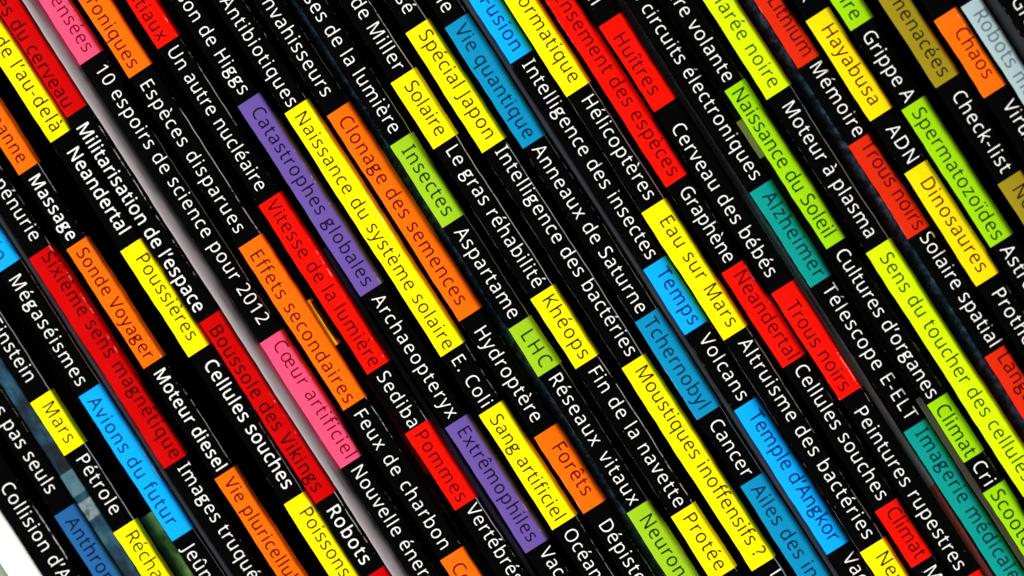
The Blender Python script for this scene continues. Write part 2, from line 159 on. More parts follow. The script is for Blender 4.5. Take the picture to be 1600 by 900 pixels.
def paper(name, col, rough=0.38, wear_glint=0.5, grain=0.10, edge=(0.93, 0.0), dust=0.5, spec=0.35, wear_glint_col=(0.75, 0.74, 0.72, 1)):
    """printed glossy card: faint fibre grain, dust specks and rubbed-through ink and painted highlights along its folds"""
    mt, nt, b = newmat(name)
    L = nt.links
    geo = N(nt, 'ShaderNodeNewGeometry')
    pos = geo.outputs['Position']
    uv = N(nt, 'ShaderNodeUVMap'); uv.uv_map = 'spine'
    sep = N(nt, 'ShaderNodeSeparateXYZ'); L.new(uv.outputs[0], sep.inputs[0])
    U, V = sep.outputs[0], sep.outputs[1]
    oi = N(nt, 'ShaderNodeObjectInfo')
    # grain of the printed card
    n1 = N(nt, 'ShaderNodeTexNoise', i_Scale=2600.0, i_Detail=3.0); L.new(pos, n1.inputs['Vector'])
    n2 = N(nt, 'ShaderNodeTexNoise', i_Scale=160.0, i_Detail=2.0); L.new(pos, n2.inputs['Vector'])
    g = mathn(nt, 'ADD', mathn(nt, 'MULTIPLY', n1.outputs['Fac'], grain), mathn(nt, 'MULTIPLY', n2.outputs['Fac'], grain))
    g = mathn(nt, 'ADD', g, 1.0 - grain)
    vm = N(nt, 'ShaderNodeVectorMath', operation='SCALE'); vm.inputs[0].default_value = col[:3]; L.new(g, vm.inputs['Scale'])
    base = vm.outputs[0]
    # rubbed edges and painted fold highlights: thin broken dashes that follow the fold
    comb = N(nt, 'ShaderNodeCombineXYZ')
    L.new(mathn(nt, 'MULTIPLY', U, 1.0), comb.inputs[0]); L.new(mathn(nt, 'MULTIPLY', oi.outputs['Random'], 37.0), comb.inputs[1])
    L.new(mathn(nt, 'MULTIPLY', V, 1.5), comb.inputs[2])
    nl = N(nt, 'ShaderNodeTexNoise', i_Scale=0.45, i_Detail=1.0); L.new(comb.outputs[0], nl.inputs['Vector'])
    nf = N(nt, 'ShaderNodeTexNoise', i_Scale=7.0, i_Detail=3.0, i_Roughness=0.7); L.new(comb.outputs[0], nf.inputs['Vector'])
    nj = N(nt, 'ShaderNodeTexNoise', i_Scale=2.2, i_Detail=2.0); L.new(comb.outputs[0], nj.inputs['Vector'])
    jit = mathn(nt, 'MULTIPLY', mathn(nt, 'SUBTRACT', nj.outputs['Fac'], 0.5), 0.022)
    masks = []
    for e, amt in ((edge[0], 1.0), (edge[1], 0.6)):
        d = mathn(nt, 'ABSOLUTE', mathn(nt, 'SUBTRACT', mathn(nt, 'ADD', V, jit), e))
        line = mathn(nt, 'SUBTRACT', 1.0, mathn(nt, 'DIVIDE', d, 0.014), clamp=True)
        th = mathn(nt, 'ADD', mathn(nt, 'MULTIPLY', nl.outputs['Fac'], 0.9), mathn(nt, 'MULTIPLY', nf.outputs['Fac'], 0.8))
        k = mathn(nt, 'MULTIPLY', mathn(nt, 'SUBTRACT', th, 1.06 - 0.25 * wear_glint * amt), 12.0, clamp=True)
        masks.append(mathn(nt, 'MULTIPLY', line, k))
    mk = mathn(nt, 'MAXIMUM', masks[0], masks[1])
    # dust and small nicks anywhere
    nd = N(nt, 'ShaderNodeTexNoise', i_Scale=900.0, i_Detail=2.0, i_Roughness=0.6); L.new(pos, nd.inputs['Vector'])
    dd = mathn(nt, 'MULTIPLY', mathn(nt, 'SUBTRACT', nd.outputs['Fac'], 0.80 - 0.05 * dust), 10.0, clamp=True)
    dd = mathn(nt, 'MULTIPLY', dd, 0.35 * dust)
    mk2 = mathn(nt, 'MAXIMUM', mathn(nt, 'MULTIPLY', mk, 0.95), dd)
    c = mixc(nt, mk2, base, wear_glint_col)
    L.new(c, b.inputs['Base Color'])
    b.inputs['Specular IOR Level'].default_value = spec
    r = mathn(nt, 'ADD', mathn(nt, 'MULTIPLY', n2.outputs['Fac'], 0.25), rough - 0.1)
    L.new(r, b.inputs['Roughness'])
    bp = N(nt, 'ShaderNodeBump', i_Strength=0.25, i_Distance=0.00003)
    nb = N(nt, 'ShaderNodeTexNoise', i_Scale=420.0, i_Detail=3.0); L.new(pos, nb.inputs['Vector'])
    L.new(nb.outputs['Fac'], bp.inputs['Height']); L.new(bp.outputs[0], b.inputs['Normal'])
    return mt

def ink(name, col, rough=0.4, spec=0.04, grain=0.08):
    mt, nt, b = newmat(name)
    geo = N(nt, 'ShaderNodeNewGeometry')
    n1 = N(nt, 'ShaderNodeTexNoise', i_Scale=3000.0, i_Detail=2.0); nt.links.new(geo.outputs['Position'], n1.inputs['Vector'])
    g = mathn(nt, 'ADD', mathn(nt, 'MULTIPLY', n1.outputs['Fac'], 2 * grain), 1.0 - grain)
    vm = N(nt, 'ShaderNodeVectorMath', operation='SCALE'); vm.inputs[0].default_value = col[:3]; nt.links.new(g, vm.inputs['Scale'])
    nt.links.new(vm.outputs[0], b.inputs['Base Color'])
    b.inputs['Roughness'].default_value = rough; b.inputs['Specular IOR Level'].default_value = spec
    return mt

def mottled(name, cols, scale, rough=0.5, thr=(0.35, 0.7), stretch=1.0, spec=0.3):
    """printed picture on the front of a cover seen only as a sliver: uneven patches of a few colours"""
    mt, nt, b = newmat(name)
    geo = N(nt, 'ShaderNodeNewGeometry')
    mp = N(nt, 'ShaderNodeMapping'); mp.inputs['Scale'].default_value = (stretch, 1, 1); nt.links.new(geo.outputs['Position'], mp.inputs[0])
    n1 = N(nt, 'ShaderNodeTexNoise', i_Scale=scale, i_Detail=6.0, i_Roughness=0.65); nt.links.new(mp.outputs[0], n1.inputs['Vector'])
    r = N(nt, 'ShaderNodeValToRGB'); nt.links.new(n1.outputs['Fac'], r.inputs[0])
    el = r.color_ramp.elements
    for i, c in enumerate(cols):
        p = thr[0] + (thr[1] - thr[0]) * i / (len(cols) - 1)
        if i < 2: el[i].position = p; el[i].color = (*c, 1)
        else:
            e = el.new(p); e.color = (*c, 1)
    nt.links.new(r.outputs[0], b.inputs['Base Color'])
    b.inputs['Roughness'].default_value = rough; b.inputs['Specular IOR Level'].default_value = spec
    bp = N(nt, 'ShaderNodeBump', i_Strength=0.3, i_Distance=0.00005); nt.links.new(n1.outputs['Fac'], bp.inputs['Height']); nt.links.new(bp.outputs[0], b.inputs['Normal'])
    return mt

BAND = {   # colour of the printed band, colour of the lettering overprinted on it, word used for it
    'yellow': ((0.93, 0.79, 0.001), (0.040, 0.018, 0.001), 'yellow'),
    'golden': ((0.90, 0.60, 0.002), (0.05, 0.012, 0.001), 'golden yellow'),
    'orange': ((0.88, 0.125, 0.002), (0.10, 0.003, 0.001), 'orange'),
    'red': ((0.76, 0.004, 0.001), (0.070, 0.001, 0.001), 'red'),
    'deep_red': ((0.47, 0.001, 0.001), (0.060, 0.001, 0.001), 'dark red'),
    'vermilion': ((0.58, 0.018, 0.003), (0.085, 0.002, 0.001), 'vermilion red'),
    'pink': ((0.78, 0.065, 0.155), (0.15, 0.003, 0.015), 'pink'),
    'purple': ((0.115, 0.068, 0.29), (0.010, 0.003, 0.035), 'purple'),
    'blue': ((0.003, 0.33, 0.86), (0.001, 0.022, 0.12), 'bright blue'),
    'cyan': ((0.003, 0.22, 0.42), (0.001, 0.018, 0.07), 'cyan'),
    'teal': ((0.003, 0.25, 0.22), (0.001, 0.020, 0.020), 'teal'),
    'green': ((0.28, 0.50, 0.012), (0.006, 0.026, 0.002), 'leaf green'),
    'lime': ((0.27, 0.56, 0.003), (0.004, 0.030, 0.002), 'lime green'),
    'acid': ((0.56, 0.82, 0.002), (0.03, 0.05, 0.001), 'yellowish green'),
    'olive': ((0.26, 0.20, 0.008), (0.020, 0.008, 0.001), 'olive'),
    'silver': ((0.31, 0.42, 0.45), (0.10, 0.14, 0.155), 'pale grey blue'),
    'navy': ((0.015, 0.095, 0.27), (0.002, 0.004, 0.035), 'navy blue'),
}
M = {}
for k, (c, t, _) in BAND.items():
    M[k] = paper('band_' + k, c, rough=0.33, wear_glint=0.35, grain=0.07, dust=0.7, spec=0.07, edge=(0.90, 0.01), wear_glint_col=(min(1, c[0] * .6 + .4), min(1, c[1] * .6 + .38), min(1, c[2] * .6 + .34), 1))
    M['ink_' + k] = ink('ink_on_' + k, t)
for i, wv in enumerate((0.15, 0.8, 1.3, 1.8)):
    M['cover%d' % i] = paper('black_cover', (0.0012, 0.0012, 0.0014), rough=0.25, wear_glint=wv, grain=0.3, dust=0.8, spec=0.03)
M['white_ink'] = ink('white_ink', (0.76, 0.76, 0.75), spec=0.3, grain=0.04)
M['pages'] = ink('page_paper', (0.55, 0.54, 0.50), rough=0.8)
M['board'] = mottled('dark_table_top', ((0.02, 0.013, 0.009), (0.05, 0.03, 0.02)), 30, stretch=0.1)

# ------------------------------------------------------------------ lettering
CACHE = {}
def glyph(ch, weight):
    key = (ch, weight)
    if key in CACHE: return CACHE[key]
    adv, loops = GLYPHS[ch]
    L = []
    for q in loops:
        P = [(q[i] / 1000, q[i + 1] / 1000) for i in range(0, len(q), 2)]
        n = len(P)
        A = sum(P[i][0] * P[(i + 1) % n][1] - P[(i + 1) % n][0] * P[i][1] for i in range(n))
        L.append([P, A])
    big = max(L, key=lambda t: abs(t[1]))[1] if L else 1
    sg = 1 if big > 0 else -1
    R = []
    for P, A in L:
        n = len(P); Q = []
        for i in range(n):
            ax, ay = P[i - 1]; bx, by = P[i]; qx, qy = P[(i + 1) % n]
            n1 = Vector((by - ay, ax - bx)).normalized(); n2 = Vector((qy - by, bx - qx)).normalized()
            h = n1 + n2
            h = h / max(0.5, h.length_squared / 2) if h.length > 1e-6 else n1
            Q.append((bx + sg * h.x * weight, by + sg * h.y * weight))
        D = []                       # keep every edge short so the lettering can follow the fold
        for i in range(n):
            a, b = Q[i], Q[(i + 1) % n]
            k = max(1, int(math.hypot(b[0] - a[0], b[1] - a[1]) / 0.07))
            D += [(a[0] + (b[0] - a[0]) * j / k, a[1] + (b[1] - a[1]) * j / k) for j in range(k)]
        R.append(D)
    verts, faces = [], []
    if R:
        P = [Vector((x * 1000, y * 1000)) for Q in R for x, y in Q]
        E, o = [], 0
        for Q in R:
            E += [(o + i, o + (i + 1) % len(Q)) for i in range(len(Q))]; o += len(Q)
        vo, _, fo = delaunay_2d_cdt(P, E, [], 0, 0.001)[:3]
        def inside(x, y):
            k = False
            for Q in R:
                n = len(Q)
                for i in range(n):
                    (x0, y0), (x1, y1) = Q[i], Q[(i + 1) % n]
                    if (y0 > y) != (y1 > y) and x < (x1 - x0) * (y - y0) / (y1 - y0) + x0: k = not k
            return k
        verts = [(p[0] / 1000, p[1] / 1000) for p in vo]
        for f in fo:
            mx = sum(verts[i][0] for i in f) / 3; my = sum(verts[i][1] for i in f) / 3
            if inside(mx, my): faces.append(tuple(f))
    CACHE[key] = (adv / 1000, verts, faces)
    return CACHE[key]

EM = 21.5 / 0.5726            # pixels per em: capitals 2.15 mm tall
def letter_mesh(text, u0, u1, base, weight, zf, em=None, origin=(0, 0, 0)):
    em = EM * (0.94 if -125 < base < -110 else 1.0 if base < 300 else 1.035)
    nat = sum(GLYPHS[c][0] for c in text) / 1000 * em
    n = len(text) - 1; ns = text.count(' ')
    tr, sp = 1.32, 0.0; kx = 1.0
    if u0 is not None and u1 is not None:
        ex = (u1 - u0) - nat + 0.06 * em
        tr = ex / n
        if ns and tr > 2.1: sp = (tr - 2.1) * n / ns; tr = 2.1
        if tr < 0.2:
            kx = (u1 - u0 - 0.2 * n) / nat; tr = 0.2
    total = nat * kx + tr * n + sp * ns
    x = (u0 if u0 is not None else u1 - total) - 0.03 * em
    V_, F_ = [], []
    for ch in text:
        adv, vs, fs = glyph(ch, weight)
        o = len(V_)
        for gx, gy in vs:
            uu = x + gx * em * kx; vv = base + gy * em
            z = zf(vv); X_, Y_ = W(uu, vv, z)
            V_.append((X_ - origin[0], Y_ - origin[1], z - origin[2]))
        for f in fs:
            a, b_, c = (Vector(V_[o + i]) for i in f)
            F_.append([o + i for i in f] if (b_ - a).cross(c - a).z > 0 else [o + f[0], o + f[2], o + f[1]])
        x += adv * em * kx + tr + (sp if ch == ' ' else 0)
    return V_, F_

# ------------------------------------------------------------------ builders
def link(name, me, mat, parent=None, loc=(0, 0, 0)):
    o = bpy.data.objects.new(name, me); COL.objects.link(o); o.location = loc
    if mat: me.materials.append(mat)
    if parent: o.parent = parent
    return o
def mesh(name, V_, F_, smooth=False):
    me = bpy.data.meshes.new(name); me.from_pydata(V_, [], F_); me.update()
    if smooth:
        for p in me.polygons: p.use_smooth = True
    return me
BASE = -0.210
def strip(name, prof, ua, ub, step, mat, parent, origin, wob=0.0, seed=0, cap=False, zr=0.0, pitch=0.0):
    """extrude a cross-section (list of (y, z, uv)) along the spine from ua to ub"""
    rnd = random.Random(seed)
    grid = [ua] + [g for g in range(int(math.ceil(ua / 10)) * 10, int(ub) + 1, 10) if ua + 1 < g < ub - 1] + [ub]
    n = len(grid) - 1; V_, F_, UVs = [], [], []
    k = len(prof); ymid = (min(p[0] for p in prof[1:-1]) + max(p[0] for p in prof[1:-1])) / 2
    ph = [rnd.uniform(0, 6.28) for _ in range(6)]
    for i in range(n + 1):
        u = grid[i]
        x = W(u, prof[0][3], zr)[0]
        wv = wob * (0.5 * math.sin(u * 0.021 + ph[0]) + 0.3 * math.sin(u * 0.057 + ph[1]) + 0.35 * math.sin(u * 0.17 + ph[2]) * math.sin(u * 0.011 + ph[3])) * PX
        for j, p in enumerate(prof):
            side = 1 if p[0] > ymid + 1e-6 else -1
            edge = 0.0 if abs(p[0] - ymid) < 1e-6 or p[1] < BASE + 0.01 else 1.0
            V_.append((x - origin[0], p[0] - origin[1] + wv * edge * side, p[1] - origin[2] + (pitch * u if p[1] > BASE + 0.01 else 0)))
            UVs.append((u / 100.0, p[2]))
    for i in range(n):
        for j in range(k - 1):
            a = i * k + j
            F_.append((a, a + k, a + k + 1, a + 1))
    if cap:
        F_.append(tuple(range(k))); F_.append(tuple(reversed([n * k + j for j in range(k)])))
    me = mesh(name, V_, F_, True)
    lay = me.uv_layers.new(name='spine')
    for l in me.loops: lay.data[l.index].uv = UVs[l.vertex_index]
    return link(name, me, mat, parent)

def profile(y0, y1, z, r, rl, lift=0.0, depth=None, flare=(0, 0), vmid=0):
    """spine cross-section: left wall, tight left fold, flat, softer right fold, right wall"""
    w_ = y1 - y0; P = []
    def add(y, zz, t): P.append((y, zz, t, vmid))
    if depth is None:
        add(y0 - flare[0], BASE + 0.0005, -0.6); add(y0 - flare[0], z - 0.016, -0.5); add(y0 - lift, z - 0.008, -0.3)
    else: add(y0 - lift, z - depth, -0.2)
    for i in range(4):
        a = math.radians(180 - 90 * i / 3)
        add(y0 + rl + (rl + lift) * math.cos(a), z - rl + (rl + lift) * math.sin(a), rl / w_ * (i / 3) * .8)
    add(y0 + w_ * 0.5, z + lift, 0.5)
    for i in range(7):
        a = math.radians(90 - 90 * i / 6)
        add(y1 - r + (r + lift) * math.cos(a), z - r + (r + lift) * math.sin(a), 1 - r / w_ + r / w_ * (i / 6) * .9)
    if depth is None:
        add(y1 + lift, z - 0.008, 1.3); add(y1 + flare[1], z - 0.016, 1.5); add(y1 + flare[1], BASE + 0.0005, 1.6)
    else: add(y1 + lift, z - depth, 1.2)
    return P

WALL = 18 * PX                      # how far a band folds over the side of the spine
def article(text): return 'an' if text[0] in 'aeiou' else 'a'
def magazine(v0, v1, z, r, wear_glint, base, gapL, gapR, label, items, group='magazines standing side by side with their spines up', tilt=0.0):
    z *= MM
    vt = v1 - 3.2                   # the last few pixels are the side of the spine, seen past the fold
    y0 = W(CU, v0, z)[1]; y1 = W(CU, vt, z)[1]
    origin = (W(815, (v0 + v1) / 2, 0)[0], (y0 + y1) / 2, BASE)
    root = bpy.data.objects.new('magazine', None); COL.objects.link(root); root.location = origin
    root.empty_display_size = 0.02
    root['label'] = label; root['category'] = 'magazine'; root['group'] = group
    vm = (v0 + v1) / 2
    sd = int(v0 * 7 + 9999)
    rr, rl = r * PX, 2.0 * PX
    ju = random.Random(sd).uniform(-12, 12)
    pr = profile(y0, y1, z, rr, rl, 0, None, (gapL * PX, gapR * PX), vm)
    cover = strip('cover', pr, -610 + ju, 2240 + ju, 14, M['cover%d' % wear_glint], root, origin, wob=0.9, seed=sd, zr=z)
    # the pages inside, a little shorter than the cover
    a, b = W(-600 + ju, vm, 0)[0] - origin[0], W(2230 + ju, vm, 0)[0] - origin[0]
    h0, h1 = y0 - origin[1] + 2.5 * PX, y1 - origin[1] - 2.5 * PX
    zt = z - origin[2] - 6 * PX - rr
    V_ = [(x, y, zz) for x in (a, b) for y in (h0, h1) for zz in (0.0, zt)]
    F_ = [(0, 1, 3, 2), (4, 6, 7, 5), (0, 4, 5, 1), (2, 3, 7, 6), (1, 5, 7, 3), (0, 2, 6, 4)]
    link('page_block', mesh('page_block', V_, F_), M['pages'], root)
    def zf(v, e=0.00005):
        y = W(CU, v, z)[1]
        if y > y1 - rr:
            d = min(y - (y1 - rr), rr * 0.97)
            return z - rr + math.sqrt(max(0, rr * rr - d * d)) + e + 1.3e-4 * d / rr
        return z + e
    for it in items:
        if it[0] == 'W':
            _, text, a, b, bold = it[:5]
            bl = it[5] if len(it) > 5 else base
            V_, F_ = letter_mesh(text, a, b, bl, (0.0015 if bold else -0.0070), zf, origin=origin)
            o = link('title', mesh('title', V_, F_), M['white_ink'], root)
            o['label'] = 'white %slettering reading %s' % ('bold ' if bold else '', text)
        else:
            _, col, ba, bb, text, a, b = it[:7]
            bl = it[7] if len(it) > 7 else base
            pb = profile(y0, y1, z, rr, rl, 2.2e-5, WALL, (0, 0), vm)
            band = strip('title_band', pb, ba, bb, 9, M[col], root, origin, wob=0.9, seed=sd, zr=z)
            band['label'] = '%s band%s' % (BAND[col][2], ' reading ' + text if text else '')
            if text:
                V_, F_ = letter_mesh(text, a, b, bl, (0.003 if (len(it) > 8 and it[8]) else -0.0003), zf, origin=origin)
                link('title', mesh('title', V_, F_), M['ink_' + col], band)
    return root

def leaflet(va, vb, z, mat, label, name='leaflet', cat='leaflet', shape='arc', bands=(), lift=0.0, slope=0.35, z2=None):
    """a thin plain-backed leaflet or divider pushed down between two magazines, also carries painted reflections"""
    z *= MM
    y0 = W(CU, va, z)[1]; y1 = W(CU, vb, z)[1]; vm = (va + vb) / 2
    origin = (W(815, vm, 0)[0], (y0 + y1) / 2, BASE)
    w_ = y1 - y0
    P = [(y0, BASE + 0.0005, -0.5, vm), (y0, z - 1.0 * PX, -0.1, vm)]
    K = 9
    for i in range(K + 1):
        t = i / K
        if shape == 'arc': zz = z - w_ * slope * 2.0 * (1 - math.sqrt(max(0, 1 - t * t * 0.985)))
        elif shape == 'round': zz = z - w_ * 0.30 * (2 * t - 1) ** 2
        else: zz = z - w_ * slope * t
        P.append((y0 + w_ * t, zz, t * .9, vm))
    P.append((y1, P[-1][1] - 0.004, 1.4, vm)); P.append((y1, BASE + 0.0005, 1.5, vm))
    pitch = 0 if z2 is None else (z2 * MM - z) / 1600
    root = bpy.data.objects.new(name, None); COL.objects.link(root); root.location = origin
    root['label'] = label; root['category'] = cat; root['group'] = 'thin leaflets slipped between the magazines'
    root.empty_display_size = 0.02
    sd = int(va * 3 + 5000)
    strip('cover', P, -590, 2220, 16, mat, root, origin, wob=0.7, seed=sd, zr=z, pitch=pitch)
    for (ua, ub, m_) in bands:
        Q = [(p[0], p[1] + 3.0e-5, p[2], vm) for p in P[1:-1]]
        b = strip('print_reflection_patch', Q, ua, ub, 12, m_, root, origin, wob=0.7, seed=sd, zr=z, pitch=pitch)  # prints, and painted reflections on the two added strips
    return root

# ------------------------------------------------------------------ the table under the magazines
V_ = [(x, y, z) for x in (-0.5, 0.7) for y in (-0.45, 0.6) for z in (BASE - 0.025, BASE)]
t = link('table_top', mesh('table_top', V_, [(0, 1, 3, 2), (4, 6, 7, 5), (0, 4, 5, 1), (2, 3, 7, 6), (1, 5, 7, 3), (0, 2, 6, 4)]), M['board'])
t['kind'] = 'structure'

